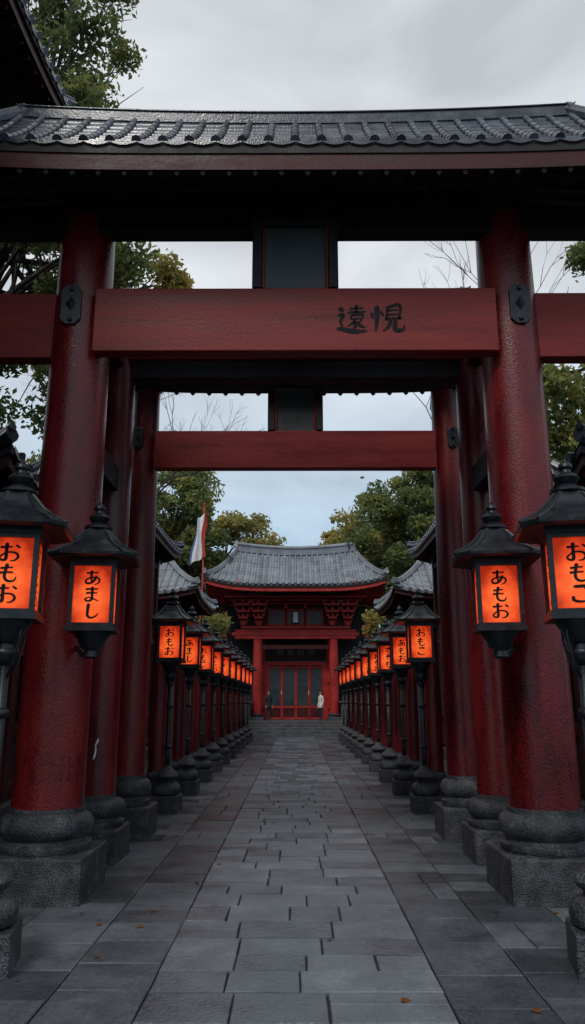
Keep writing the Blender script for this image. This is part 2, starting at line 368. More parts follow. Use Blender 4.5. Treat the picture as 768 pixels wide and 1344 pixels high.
for i in range(200):
    sx=random.choice([-1,1]); x=sx*abs(random.gauss(2.3,.75)); y=random.uniform(4.5,30)
    if random.random()<.10: x=random.uniform(-1.2,1.2)
    a=random.uniform(0,6.28); s=random.uniform(.02,.05); zz=.006
    pts=[]
    for k,(r_,h_) in enumerate([(1,.1),(.55,.5),(1,.25),(.5,.1),(.95,.5),(.5,0)]):
        t=a+k*math.pi/3; pts.append((x+math.cos(t)*s*r_,y+math.sin(t)*s*r_,zz+h_*s*.5))
    lf.add(pts,[tuple(range(6))])
lf.make('fallen_leaves',M['leaf_fall'])

# ------------------------------------------------------------------ gate parts
def base_round(mb,x,y,r,R_,z0,z1):
    h=z1-z0
    mb.lathe([(R_*.98,z0),(R_*1.02,z0+h*.08),(R_*1.02,z0+h*.18),(R_*.90,z0+h*.22),(R_*.88,z0+h*.30),(R_*.97,z0+h*.38),(R_*1.03,z0+h*.52),(R_*1.03,z0+h*.66),(R_*.97,z0+h*.78),(R_*.88,z0+h*.84),(r*1.06,z0+h*.88),(r*1.05,z1)],x,y,0,40)
def column(mb,x,y,r0,r1,z0,z1,n=40):
    prof=[]
    for i in range(15):
        t=i/14; prof.append((r0+(r1-r0)*t+.012*math.sin(t*math.pi),z0+(z1-z0)*t))
    mb.lathe(prof,x,y,0,n)
def plate(mb,x,y,z,w,h):
    c=w*.28
    pr=[(-w/2,-h/2+c),(-w/2+c,-h/2),(w/2-c,-h/2),(w/2,-h/2+c),(w/2,h/2-c),(w/2-c,h/2),(-w/2+c,h/2),(-w/2,h/2-c)]
    vs=[(x+u,y+.06,z+v) for u,v in pr]+[(x+u,y-.035,z+v) for u,v in pr]
    mb.add(vs,[tuple(range(8,16))]+[(i,(i+1)%8,8+(i+1)%8,8+i) for i in range(8)])
    b=w*.26
    mb.add([(x-b,y-.036,z),(x,y-.036,z-b*1.5),(x+b,y-.036,z),(x,y-.036,z+b*1.5),(x,y-.085,z)],[(0,1,4),(1,2,4),(2,3,4),(3,0,4)])
    for dz in(-h*.38,h*.38):
        mb.tube([(x,y-.03,z+dz),(x,y-.055,z+dz),(x,y-.065,z+dz)],[w*.13,w*.12,w*.05],n=10)

def torii(Y,cx,r0,r1,hw,Rb,beam,zup,boxw,roofp,write,rear=None,wing=True):
    e=empty('torii_gate',(0,Y,0))
    st=MB(); rs=MB(); co=MB(); bm=MB(); dk=MB(); pl=MB(); dr=MB()
    zt=zup+.55
    for sx in(-1,1):
        x=sx*cx; st.box(x-hw,x+hw,-hw,hw,-.04,.44); base_round(rs,x,0,r0,Rb,.44,.88); column(co,x,0,r0,r1,.87,zt)
        plate(pl,x+sx*.05,-r1-.015,(beam[0]+beam[1])/2+.22,r1*.75,r1*1.6)
        if wing:
            bm.box(min(x+sx*.2,x+sx*2.9),max(x+sx*.2,x+sx*2.9),-.16,.06,beam[0]+.03,beam[1]+.07)
            dk.box(min(x+sx*.2,x+sx*2.9),max(x+sx*.2,x+sx*2.9),-.2,-.02,zup+.02,zup+.5)
            xx=x+sx*2.75; st.box(xx-.42,xx+.42,-.42,.42,-.04,.4); base_round(rs,xx,0,.26,.38,.4,.75); column(co,xx,0,.26,.24,.74,zup+.1)
    fy=-r1-.07
    L=cx-.25
    bm.box(-L,L,fy,fy+.2,beam[0],beam[1])
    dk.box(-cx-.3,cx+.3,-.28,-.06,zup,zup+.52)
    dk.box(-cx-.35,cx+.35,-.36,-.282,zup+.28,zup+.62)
    w=boxw/2
    zb0,zb1=beam[1]+.002,zup+.06
    dk.box(-w,-w+.12,fy-.02,-.05,zb0,zb1+.1); dk.box(w-.12,w,fy-.02,-.05,zb0,zb1+.1); 
    bm.box(-w+.122,-w+.155,fy+.0,-.06,zb0,zb1); bm.box(w-.155,w-.122,fy+.0,-.06,zb0,zb1)
    dk.box(-w-.03,w+.03,fy-.035,-.04,zb1-.06,zb1+.12)
    sl=MB(); sl.box(-w+.156,w-.156,fy+.05,-.07,zb0,zb1)
    sl.make('tablet_panel',M['slate_panel'],e)
    if rear:
        ry,rx,rr_,rz0,rz1=rear
        for sx in(-1,1):
            x=sx*rx; st.box(x-.42,x+.42,ry-.42,ry+.42,-.04,.4); base_round(rs,x,ry,rr_,.4,.4,.8); column(co,x,ry,rr_,rr_*.9,.79,rz1+.25)
            dr.box(min(x-.12,x+.12),max(x-.12,x+.12),.2,ry-.1,rz0+.15,rz1-.02)
            dk.box(x-.14,x+.14,.25,ry-.1,beam[0]-1.2,beam[0]-.85)
        bm.box(-rx-.1,rx+.1,ry-.2,ry+.1,rz0+.28,rz1)
        dk.box(-rx-.1,rx+.1,ry-.12,ry+.16,rz0,rz0+.277)
    st.make('plinths',M['stone'],e,bevel=.025); rs.make('column_bases',M['stone'],e,auto=35)
    co.make('columns',M['red_col'],e,auto=50); bm.make('tie_beam',M['red_beam'],e,bevel=.012); dk.make('upper_beams',M['dark_wood'],e,bevel=.012)
    pl.make('iron_plates',M['iron'],e,bevel=.006)
    if len(dr.v): dr.make('red_trim',M['red_dark'],e,bevel=.008)
    if write:
        ink=MB(); s=.35
        fn=lambda ox,oz:(lambda u,v:(ox+u*s*1.05+v*.02,fy-.004,oz+v*s+u*.012))
        brush(ink,G['iki'],fn(.50,6.34),1.3); brush(ink,G['etsu'],fn(.93,6.35),1.3)
        ink.make('beam_writing',M['ink'],e)
        fd=MB(); names=['te','a','so','ko','ma','o','mo','shi']
        for sx in(-1,1):
            for row in range(2):
                for i in range(9):
                    a0=-math.pi/2-1.15+i*.27; s=.115
                    def fc(u,v,a0=a0,row=row,sx=sx):
                        z=1.16+row*.15+v*s; rr_=r0+.0035+(r1-r0)*(z-.87)/(zt-.87)+.012*math.sin((z-.87)/(zt-.87)*math.pi)
                        aa=a0+u*s/r0*.8; return (sx*cx+rr_*math.cos(aa),rr_*math.sin(aa),z)
                    brush(fd,G[names[(i*3+row*2)%8]],fc,1.2)
        fd.make('column_painted_band',M['faded'],e)
        rx=rear[1]; ry=rear[0]; wp=MB()
        def fw(u,v):
            aa=-math.pi/2+.1+u*.3; rr_=rear[2]+.006; return (-rx+rr_*math.cos(aa),ry+rr_*math.sin(aa),1.25+v*.25)
        brush(wp,[[(.0,.0,.15),(.3,.4,.3),(.2,.8,.2)],[(.3,.8,.2),(.7,1.0,.25)]],fw); wp.make('torn_paper_scrap',M['white'],e)
    roof(e,**roofp)
    return e
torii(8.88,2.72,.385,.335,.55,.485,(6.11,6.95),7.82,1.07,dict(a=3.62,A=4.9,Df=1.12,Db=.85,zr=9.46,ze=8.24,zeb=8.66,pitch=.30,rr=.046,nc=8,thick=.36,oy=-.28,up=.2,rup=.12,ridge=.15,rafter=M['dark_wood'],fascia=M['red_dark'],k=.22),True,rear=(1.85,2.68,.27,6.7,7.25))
torii(12.5,2.62,.265,.235,.42,.36,(5.78,6.44),7.24,.94,dict(a=3.0,A=4.0,Df=1.1,Db=1.0,zr=8.95,ze=7.95,pitch=.31,rr=.06,nc=6,thick=.3,up=.2,rup=.08,ridge=.22,rafter=M['red_dark']),False,wing=False)

# ------------------------------------------------------------------ lanterns
def octring(s,z,c=.3):
    k=s*(1-c); return [(-k,-s,z),(k,-s,z),(s,-k,z),(s,k,z),(k,s,z),(-k,s,z),(-s,k,z),(-s,-k,z)]
def lantern_meshes():
    ir=MB()
    for sx in(-1,1):
        for sy in(-1,1): ir.box(sx*.215-.022,sx*.215+.022,sy*.215-.022,sy*.215+.022,-.34,.34)
    for z0,z1,w in[(-.385,-.335,.255),(-.335,-.30,.232),(.30,.335,.232),(.335,.385,.255)]: ir.box(-w,w,-w,w,z0,z1)
    ir.lathe([(.05,-.66),(.085,-.64),(.075,-.58),(.12,-.54),(.15,-.47),(.19,-.42),(.2,-.386)],n=16)
    rings=[octring(.25,.386),octring(.43,.375),octring(.455,.39),octring(.46,.42),octring(.43,.445),octring(.33,.50),octring(.245,.57),octring(.18,.65),octring(.13,.71),octring(.12,.73)]
    vs=[p for r in rings for p in r]; fs=[]
    for j in range(len(rings)-1):
        for i in range(8): fs.append((j*8+i,j*8+(i+1)%8,(j+1)*8+(i+1)%8,(j+1)*8+i))
    ir.add(vs,fs)
    for i in range(8):
        pts=[Vector(rings[j][i]) for j in range(3,9)]; ir.tube(pts,.014,n=6)
    ir.lathe([(.13,.725),(.155,.74),(.155,.765),(.10,.785),(.075,.81),(.10,.84),(.115,.87),(.09,.90),(.05,.92),(.045,.945),(.065,.97),(.055,1.0),(.02,1.03),(.004,1.06)],n=16)
    iron=ir.mesh('lantern_iron_frame',M['iron'])
    iron.shade_smooth(); iron.set_sharp_from_angle(angle=R(28))
    pa=MB(); pa.box(-.2,.2,-.2,.2,-.30,.30); paper=pa.mesh('lantern_paper',M['paper'])
    wr=[]
    for combo in(['o','mo','o'],['a','ma','shi'],['o','mo','ko'],['a','mo','o'],['te','so','mo']):
        w=MB(); s=.16
        for i,g in enumerate(combo):
            oz=.255-s-i*.175
            for fn in (lambda u,v:(-s*.6+u*s*1.2,-.2045,oz+v*s),lambda u,v:(.2045,-s*.6+u*s*1.2,oz+v*s),lambda u,v:(-.2045,s*.6-u*s*1.2,oz+v*s),lambda u,v:(s*.6-u*s*1.2,.2045,oz+v*s)):
                brush(w,G[g],fn,1.35)
        wr.append(w.mesh('lantern_writing',M['ink']))
    return iron,paper,wr
LI,LP,LW=lantern_meshes()
def postmesh(zc):
    p=MB(); p.tube([(0,0,.78),(0,0,1.0),(0,0,zc-.6)],[.055,.045,.042],n=14)
    for z in(1.15,1.9): p.lathe([(.045,z-.04),(.07,z-.02),(.07,z+.02),(.045,z+.04)],n=14)
    p.lathe([(.045,zc-.75),(.09,zc-.70),(.11,zc-.66),(.11,zc-.62)],n=16)
    for a in range(4):
        c,s=math.cos(a*math.pi/2+.785),math.sin(a*math.pi/2+.785)
        p.tube([(c*.04,s*.04,zc-.85),(c*.12,s*.12,zc-.72),(c*.17,s*.17,zc-.55),(c*.18,s*.18,zc-.38)],.012,n=6)
    m1=p.mesh('post',M['iron']); m1.shade_smooth()
    b=MB(); b.box(-.27,.27,-.27,.27,-.04,.3)
    m2=b.mesh('plinth',M['stone'])
    c=MB(); c.lathe([(.2,.3),(.25,.32),(.27,.38),(.265,.44),(.22,.49),(.16,.52),(.14,.55),(.19,.58),(.215,.63),(.19,.69),(.12,.74),(.07,.82)],n=24)
    m3=c.mesh('stone_base',M['stone']); m3.shade_smooth(); m3.set_sharp_from_angle(angle=R(45))
    return m1,m2,m3
def lantern_head(e,z,var,rz=0):
    inst(LI,'lantern_frame',e,(0,0,z),rz); inst(LP,'paper_panels',e,(0,0,z),rz); inst(LW[var],'writing',e,(0,0,z),rz)
PM={}
def lamp(x,y,zc,var,rz=0):
    if zc not in PM: PM[zc]=postmesh(zc)
    P1=PM[zc]
    e=empty('lantern_post',(x,y,0)); 
    lantern_head(e,zc,var)
    inst(P1[0],'post',e); o=inst(P1[1],'plinth',e); b=o.modifiers.new('b','BEVEL'); b.width=.02; b.segments=2; inst(P1[2],'stone_base',e)
    e.rotation_euler=(0,0,R(rz+random.uniform(-2,2)))
    return e
lamp(-2.44,6.5,3.04,0,rz=9); lamp(2.40,6.5,3.04,2,rz=-9)
for i in range(10):
    yy=15.05+2.75*i
    for sx in(-1,1): lamp(sx*2.42,yy,3.10,(i+(2 if sx>0 else 0))%5)
for sx in(-1,1):
    e=empty('wall_lantern',(sx*2.17,8.2,3.09)); lantern_head(e,0,1 if sx<0 else 3,rz=R(-sx*6))
    a=MB(); a.tube([(0,0,-.5),(sx*.12,.18,-.62),(sx*.3,.45,-.5)],.03,n=8); a.tube([(0,.23,.36),(sx*.25,.45,.36)],.025,n=8)
    a.make('bracket_arm',M['iron'],e,smooth=True)

# ------------------------------------------------------------------ colonnade
for sx in(-1,1):
    e=empty('colonnade',(sx*2.85,0,0)); st=MB(); rs=MB(); co=MB(); dk=MB()
    for i in range(10):
        yy=16.45+2.75*i; st.box(-.31,.31,yy-.31,yy+.31,-.04,.3); base_round(rs,0,yy,.19,.27,.3,.62); column(co,0,yy,.19,.17,.61,3.5,24)
    dk.box(-.14,.14,16,41.6,3.45,3.75)
    st.make('plinths',M['stone'],e,bevel=.02); rs.make('column_bases',M['stone'],e,auto=35); co.make('columns',M['red_col'],e,auto=50); dk.make('top_beam',M['dark_wood'],e,bevel=.01)

# ------------------------------------------------------------------ side buildings
def timber_building(name,loc,rz,hx,hy,ze,zr,eave=.9,far=False,wall='dark_wood',ridge=.3,pitch=.33):
    e=empty(name,loc,rz); wl=MB(); fr=MB(); st=MB(); wn=MB()
    zt=ze+.05
    st.box(-hx-.25,hx+.25,-hy-.25,hy+.25,-.04,.35)
    wl.box(-hx,hx,-hy,hy,.35,zt)
    n=max(2,int(hx*2/1.9))
    for i in range(n+1):
        x=-hx+2*hx*i/n
        for sy in(-1,1): fr.box(x-.13,x+.13,sy*hy-.1,sy*hy+.1,.35,zt+.01)
    m=max(2,int(hy*2/1.9))
    for i in range(1,m):
        y=-hy+2*hy*i/m
        for sx in(-1,1): fr.box(sx*hx-.1,sx*hx+.1,y-.13,y+.13,.35,zt+.01)
    for z in(.55,1.5,ze*.55,ze-.5):
        fr.box(-hx-.06,hx+.06,-hy-.065,hy+.065,z-.09,z+.09)
    for i in range(n):
        x0=-hx+2*hx*i/n+.2; x1=-hx+2*hx*(i+1)/n-.2
        for sy in(-1,1):
            z0,z1=1.65,ze*.55-.12
            q=8
            for kx in range(q+1):
                xx=x0+(x1-x0)*kx/q; wn.box(xx-.02,xx+.02,sy*(hy+.045)-.02,sy*(hy+.045)+.02,z0,z1)
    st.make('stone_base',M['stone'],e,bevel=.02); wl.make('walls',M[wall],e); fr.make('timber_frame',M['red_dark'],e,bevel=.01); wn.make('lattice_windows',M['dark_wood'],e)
    D=hy+eave
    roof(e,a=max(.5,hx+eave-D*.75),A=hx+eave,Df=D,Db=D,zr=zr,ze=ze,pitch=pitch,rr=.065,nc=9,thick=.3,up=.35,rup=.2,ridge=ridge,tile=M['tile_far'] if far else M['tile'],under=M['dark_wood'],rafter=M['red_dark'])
    return e
for sx in(-1,1):
    timber_building('timber_gallery',(sx*6.35,14.6,0),R(90*sx),3.4,1.4,5.2,6.25,ridge=.18)
    timber_building('side_pavilion',(sx*7.6,26.3,0),R(90*sx),3.4,2.1,7.6,9.9)
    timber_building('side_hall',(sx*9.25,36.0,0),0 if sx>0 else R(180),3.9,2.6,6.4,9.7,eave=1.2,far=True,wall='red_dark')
timber_building('tall_hall',(-7.55,6.2,0),R(-90),4.6,1.8,12.5,15.5,eave=1.5)

# ------------------------------------------------------------------ temple
def temple():
    e=empty('temple_gatehouse',(0,48,0)); st=MB(); rd=MB(); dk=MB(); dr=MB(); gl=MB(); wh=MB(); cl=MB(); rs=MB()
    st.box(-6.5,6.5,-1.9,7,-.04,.85)
    for i in range(5):
        st.box(-2.95,2.95,-2.9+.2*i,-1.9,.17*i-.001*i-(.04 if i==0 else 0),.17*(i+1)-(.002 if i==4 else 0))
    for sx in(-1,1):
        st.box(sx*3.25-.28,sx*3.25+.28,-3.0,-1.85,-.04,1.0)
        st.box(min(sx*2.75,sx*3.9),max(sx*2.75,sx*3.9),-.75,.2,.85,1.85)
        st.box(min(sx*2.65,sx*4.0),max(sx*2.65,sx*4.0),-.85,.3,1.85,1.97)
        x=sx*2.35; st.box(x-.42,x+.42,-.42,.42,.85,1.02); base_round(rs,x,0,.29,.37,1.02,1.25); column(cl,x,0,.29,.27,1.24,5.7,24)
        for xx,yy in((4.5,1.3),(4.5,5),(2.35,5)): column(cl,sx*xx,yy,.27,.26,.85,7.6,20)
        rd.box(min(sx*1.95,sx*2.5),max(sx*1.95,sx*2.5),1.05,1.25,.85,6.5)
        dk.box(min(sx*2.5,sx*4.5),max(sx*2.5,sx*4.5),1.06,1.24,.85,7.9)
        dk.box(min(sx*4.4,sx*4.6),max(sx*4.4,sx*4.6),1.3,5,.85,7.9)
        for z in(1.4,3.0,4.3): dr.box(min(sx*2.0,sx*4.4),max(sx*2.0,sx*4.4),1.0,1.048,z,z+.14)
    rd.box(-3.75,3.75,-.22,.2,5.72,6.30); rd.box(-3.4,3.4,-.3,.28,6.35,6.5); rd.box(-3.95,3.95,-.26,-.222,5.92,6.12)
    dr.box(-2.1,2.1,-.1,.1,5.1,5.35)
    dr.box(-3.3,3.3,.25,.4,6.5,8.3)
    for x in(-1.2,0,1.2):
        rd.box(x-.54,x+.54,.12,.249,6.56,7.62); gl.box(x-.43,x+.43,.09,.118,6.66,7.5)
        if x: 
            for q in(-.14,.14): rd.box(x+q-.02,x+q+.02,.06,.088,6.66,7.5)
    wh.box(-.15,.15,-.02,.0,6.75,7.4); dk.box(-.22,.22,.002,.086,6.67,7.48)
    for x in(-3.25,-2.3,2.3,3.25):
        for j in range(4):
            w=.16+.13*j; rd.box(x-w,x+w,-.25-.28*j,.1,6.55+.38*j,6.55+.38*j+.16)
            for q in(-1,0,1): rd.box(x+q*w-.08,x+q*w+.08,-.25-.28*j-.003,-.05-.28*j,6.71+.38*j,6.88+.38*j)
    for x in(-.6,.6): rd.box(x-.09,x+.09,-.4,.12,7.6,7.85); 
    rd.box(-3.7,3.7,-.15,.05,7.86,8.02)
    for j in range(2): rd.box(-4.1-.25*j,4.1+.25*j,-.9-.5*j,-.75-.5*j,8.0+.14*j,8.13+.14*j)
    rd.box(-1.95,1.95,1.02,1.2,4.15,4.4); rd.box(-1.95,-1.72,1.02,1.2,.85,4.15); rd.box(1.72,1.95,1.02,1.2,.85,4.15)
    dk.box(-1.95,1.95,1.1,1.2,4.4,5.75); 
    for z in(4.62,5.2): dr.box(-1.95,1.95,1.04,1.098,z,z+.12)
    for x in(-1.3,-.65,0,.65,1.3): dr.box(x-.05,x+.05,1.05,1.099,4.4,5.7)
    for x in(-.98,-.33,.33,.98): gl.box(x-.22,x+.22,1.06,1.099,4.78,5.16)
    dr.box(-1.72,1.72,1.12,1.2,.85,4.15)
    for i in range(4):
        x0=-1.72+.86*i; x1=x0+.86
        for (p,q) in((x0+.005,x0+.075),(x1-.075,x1-.005)): rd.box(p,q,1.05,1.118,.86,4.14)
        for z in(.86,1.55,3.98): rd.box(x0+.082,x1-.082,1.06,1.118,z,z+.12)
        gl.box(x0+.084,x1-.084,1.08,1.117,1.69,3.97)
        dr.box(x0+.084,x1-.084,1.08,1.117,1.0,1.54)
        if i in(0,2): wh.box(x1-.05,x1-.02,1.03,1.049,2.35,2.6)
    rd.box(-4.5,4.5,5.0,5.2,.85,7.9)
    st.make('platform_and_steps',M['stone_step'],e,bevel=.02); rs.make('column_bases',M['stone'],e,auto=35)
    rd.make('vermilion_frame',M['red_temple'],e,bevel=.012); dk.make('dark_panels',M['dark_wood'],e); dr.make('dark_red_panels',M['red_dark'],e)
    gl.make('door_and_window_panels',M['door'],e,bevel=.008); wh.make('plaque',M['white'],e); cl.make('columns',M['red_temple'],e,auto=50)
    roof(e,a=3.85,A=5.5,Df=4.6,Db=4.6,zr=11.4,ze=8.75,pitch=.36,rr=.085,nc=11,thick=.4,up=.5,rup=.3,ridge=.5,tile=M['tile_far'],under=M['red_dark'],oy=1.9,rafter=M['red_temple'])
temple()
for sx in(-1,1):
    e=empty('boundary_wall',(sx*13,50.5,0)); w=MB(); w.box(-6.4,6.4,-.25,.25,-.04,3.4); w.make('wall',M['plaster'],e)
    s=MB(); s.box(-6.45,6.45,-.32,.32,-.04,.6); s.make('stone_footing',M['stone'],e,bevel=.02)
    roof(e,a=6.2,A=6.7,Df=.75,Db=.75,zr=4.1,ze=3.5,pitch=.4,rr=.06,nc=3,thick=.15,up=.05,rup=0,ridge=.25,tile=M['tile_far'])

# ------------------------------------------------------------------ flag
def flag():
    e=empty('flagpole',(-4.95,40.2,0)); p=MB(); p.tube([(0,0,0),(0,0,6),(0,0,12.3)],[.06,.05,.04],n=10); p.lathe([(.01,12.28),(.08,12.34),(.08,12.4),(.01,12.48)],n=12)
    p.make('pole',M['red_temple'],e,smooth=True)
    def strip(u0,u1,mat,nm):
        m=MB(); rows=[]
        for j in range(15):
            v=j/14; row=[]
            for i in range(7):
                u=u0+(u1-u0)*i/6
                z=12.0-2.5*v-.5*u; x=.05-u*(.85)*(.55+.5*v)+.05*math.sin(v*7+u*6); yy=.14*math.sin(u*13+v*3)
                row.append((x+ .05,yy,z))
            rows.append(row)
        m.grid(rows); o=m.make(nm,mat,e,smooth=True)
    strip(0,.25,M['flag_red'],'flag_red_band'); strip(.25,.82,M['flag_white'],'flag_white_band'); strip(.82,1,M['flag_blue'],'flag_blue_band')
flag()

# ------------------------------------------------------------------ people
def person(loc,rz,jacket,pants,hairlong=False,bend=0):
    e=empty('person',loc,rz)
    V=[];E=[];RD=[]
    def v(p,r,par=None):
        V.append(p); RD.append(r); i=len(V)-1
        if par is not None: E.append((par,i))
        return i
    pel=v((0,0,.93),(.155,.115)); sp=v((0,.0,1.1),(.14,.105),pel); ch=v((0,.0,1.3),(.165,.115),sp); nk=v((0,.005,1.42),(.075,.07),ch); n2=v((0,-.005,1.49),(.05,.05),nk)
    hd=v((0,-.015,1.55),(.062,.075),n2); h2=v((0,-.01,1.63),(.075,.088),hd); h3=v((0,-.005,1.68),(.06,.07),h2)
    for s in(-1,1):
        hp=v((s*.085,0,.86),(.095,.1),pel); kn=v((s*.10,-.02 if s>0 else .02,.48),(.065,.068),hp); an=v((s*.10,0.03,.10),(.045,.05),kn); v((s*.12,-.11,.045),(.042,.035),an)
        sh=v((s*.17,0,1.36),(.068,.07),ch); el=v((s*.235,.03,1.09),(.05,.05),sh); wr=v((s*.235,-.06,.87),(.033,.033),el); pm=v((s*.235,-.085,.80),(.03,.018),wr)
        for q,(dx,l) in enumerate([(-.022,.075),(-.008,.085),(.008,.08),(.022,.062)]):
            a=v((s*.235+.003,-.09+dx,.765),(.009,.009),pm); b=v((s*.232,-.098+dx,.765-l*.5),(.008,.008),a); v((s*.222,-.108+dx,.765-l),(.007,.007),b)
        a=v((s*.222,-.115,.82),(.010,.010),pm); v((s*.215,-.135,.785),(.008,.008),a)
    me=bpy.data.meshes.new('body'); me.from_pydata(V,E,[]); o=bpy.data.objects.new('body',me); COL.objects.link(o)
    sk=o.modifiers.new('s','SKIN'); 
    for i,r in enumerate(RD): me.skin_vertices[0].data[i].radius=r
    me.skin_vertices[0].data[0].use_root=True
    ss=o.modifiers.new('u','SUBSURF'); ss.levels=2; ss.render_levels=2
    dg=bpy.context.evaluated_depsgraph_get(); nm=bpy.data.meshes.new_from_object(o.evaluated_get(dg)); 
    bpy.data.objects.remove(o)
    nm.materials.clear()
    for m_ in(jacket,pants,M['skin'],M['shoe']): nm.materials.append(m_)
    for p in nm.polygons:
        c=p.center
        if c.z>1.46: p.material_index=2
        elif abs(c.x)>.19 and c.z<.87: p.material_index=2
        elif c.z<.085: p.material_index=3
        elif c.z<.84: p.material_index=1
        else: p.material_index=0
        p.use_smooth=True
    b=bpy.data.objects.new('body',nm); COL.objects.link(b); b.parent=e
    ct=MB(); ct.grid([[(math.cos(a*math.pi/12)*rx,math.sin(a*math.pi/12)*ry,z) for a in range(25)] for rx,ry,z in((.185,.135,.74),(.18,.132,.85),(.168,.122,.95),(.15,.112,1.08))]); ct.make('coat_hem',jacket,e,smooth=True)
    cl=MB(); cl.lathe([(.085,1.41),(.075,1.45),(.062,1.475),(.07,1.48)],0,0,0,16,cap=False); cl.make('collar',jacket,e,smooth=True)
    f=MB()
    f.add([(-.012,-.095,1.575),(.012,-.095,1.575),(0,-.118,1.578),(0,-.095,1.615)],[(0,1,2),(1,3,2),(3,0,2)])
    for s in(-1,1): f.tube([(s*.078,.0,1.575),(s*.088,.012,1.6),(s*.08,.01,1.63)],[.01,.014,.01],n=6)
    f.make('nose_and_ears',M['skin'],e,smooth=True)
    ey=MB()
    for s in(-1,1): ey.tube([(s*.03-.012,-.094,1.615),(s*.03,-.099,1.617),(s*.03+.012,-.094,1.615)],[.003,.006,.003],n=6)
    ey.tube([(-.02,-.092,1.548),(0,-.097,1.546),(.02,-.092,1.548)],.004,n=6); ey.make('eyes_and_mouth',M['hair'],e)
    h=MB(); rows=[]
    for j in range(9):
        ph=j/8*math.pi*.62; row=[]
        for i in range(25):
            a=i/24*2*math.pi; front=max(0,-math.sin(a)); pp=ph*(1-.42*front)
            row.append((.088*math.sin(pp)*math.cos(a),.008+.104*math.sin(pp)*math.sin(a),1.635+.098*math.cos(pp)))
        rows.append(row)
    h.grid(rows)
    if hairlong: h.tube([(0,.07,1.64),(0,.11,1.55),(0,.10,1.42)],[.06,.055,.02],n=10)
    h.make('hair',M['hair'],e,smooth=True)
person((-1.6,46.35,.85),R(35),M['cloth_black'],M['cloth_black'])
person((1.48,46.35,.85),R(-60),M['cloth_cream'],M['cloth_navy'],True)

# ------------------------------------------------------------------ trees
def leaves(centers,rads,n,size,mat,name,parent):
    C=np.array(centers); Rr=np.array(rads); idx=rng.integers(0,len(C),n)
    d=rng.normal(size=(n,3)); d/=np.linalg.norm(d,axis=1)[:,None]; rad=rng.random(n)**(.5)*(1+.25*rng.normal(size=n)*(rng.random(n)<.25))
    P=C[idx]+d*(rad*Rr[idx])[:,None]*np.array([1,1,.7])
    u=rng.normal(size=(n,3)); u/=np.linalg.norm(u,axis=1)[:,None]; w=np.cross(u,rng.normal(size=(n,3))); w/=np.linalg.norm(w,axis=1)[:,None]
    s=size*(.6+.8*rng.random(n))[:,None]
    V=np.empty((n,4,3)); V[:,0]=P-u*s; V[:,1]=P+w*s*.5; V[:,2]=P+u*s; V[:,3]=P-w*s*.5
    me=bpy.data.meshes.new(name); me.vertices.add(n*4); me.vertices.foreach_set('co',V.reshape(-1))
    me.loops.add(n*4); me.loops.foreach_set('vertex_index',np.arange(n*4)); me.polygons.add(n); me.polygons.foreach_set('loop_start',np.arange(0,n*4,4)); 
    try: me.polygons.foreach_set('loop_total',np.full(n,4))
    except Exception: pass
    me.update(calc_edges=True); me.materials.append(mat)
    o=bpy.data.objects.new(name,me); COL.objects.link(o); o.parent=parent; return o
def tree(name,base,cc,cr,nclump,nleaf,lsize,mat,clr=(.7,1.3),tr=.3,lowcut=-1):
    e=empty(name,base); cs=[];rs=[]
    tries=0
    while len(cs)<nclump and tries<5000:
        tries+=1
        p=Vector((random.uniform(-1,1),random.uniform(-1,1),random.uniform(lowcut,1)))
        if p.length>1 or p.length<.3: continue
        q=Vector((cc[0]+p.x*cr[0],cc[1]+p.y*cr[1],cc[2]+p.z*cr[2])); cs.append(q); rs.append(random.uniform(*clr))
    t=MB(); fork=Vector((cc[0]*.5,cc[1]*.5,cc[2]-cr[2]*.75)); top=Vector((cc[0],cc[1],cc[2]+cr[2]*.5))
    t.tube([(0,0,-.1),(cc[0]*.08,cc[1]*.1,fork.z*.3),(cc[0]*.25,cc[1]*.3,fork.z*.65),fork,(fork+top)/2,top],[tr*1.35,tr,tr*.85,tr*.7,tr*.45,tr*.1],n=12)
    for q in cs:
        b=fork.lerp(top,random.uniform(0,.8)); m_=b.lerp(q,.5)+Vector((random.uniform(-.3,.3),random.uniform(-.3,.3),random.uniform(-.1,.5)))
        t.tube([b,m_,q],[tr*.26,tr*.13,tr*.03],n=6)
        for _ in range(3):
            r_=q+Vector((random.gauss(0,1),random.gauss(0,1),random.gauss(0,.7)))*.6; s_=m_.lerp(q,random.random()); t.tube([s_,(s_+r_)/2+Vector((0,0,.1)),r_],[tr*.08,tr*.05,tr*.015],n=4)
    t.make('trunk_and_limbs',M['bark'],e,smooth=True)
    leaves([tuple(c) for c in cs],rs,nleaf,lsize,mat,'foliage',e)
    return e
tree('deciduous_tree',(-8.9,15.5,0),(2.9,.3,14.6),(2.7,2.6,6.8),84,42000,.085,M['leaf_green'],clr=(.4,.85),tr=.34)
tree('deciduous_tree',(9.3,16.5,0),(-.9,0,9.3),(3.4,3.3,4.0),48,26000,.09,M['leaf_green'],clr=(.45,1.0),tr=.3)
tree('deciduous_tree',(-8.0,21.8,0),(2.5,0,14.1),(3.1,2,1.9),24,9000,.10,M['leaf_autumn'],clr=(.45,.8),tr=.26)
tree('deciduous_tree',(-9.5,50,0),(1.6,0,12.6),(4.2,3.6,5.4),80,24000,.17,M['leaf_green'],clr=(.7,1.3),tr=.3)
tree('deciduous_tree',(-5.6,58,0),(0.2,0,11.6),(4.6,3.6,4.8),70,20000,.19,M['leaf_autumn'],clr=(.7,1.3),tr=.3)
tree('deciduous_tree',(9.6,51,0),(-1.2,0,13.0),(4.2,3.6,5.2),80,24000,.17,M['leaf_green'],clr=(.7,1.3),tr=.3)
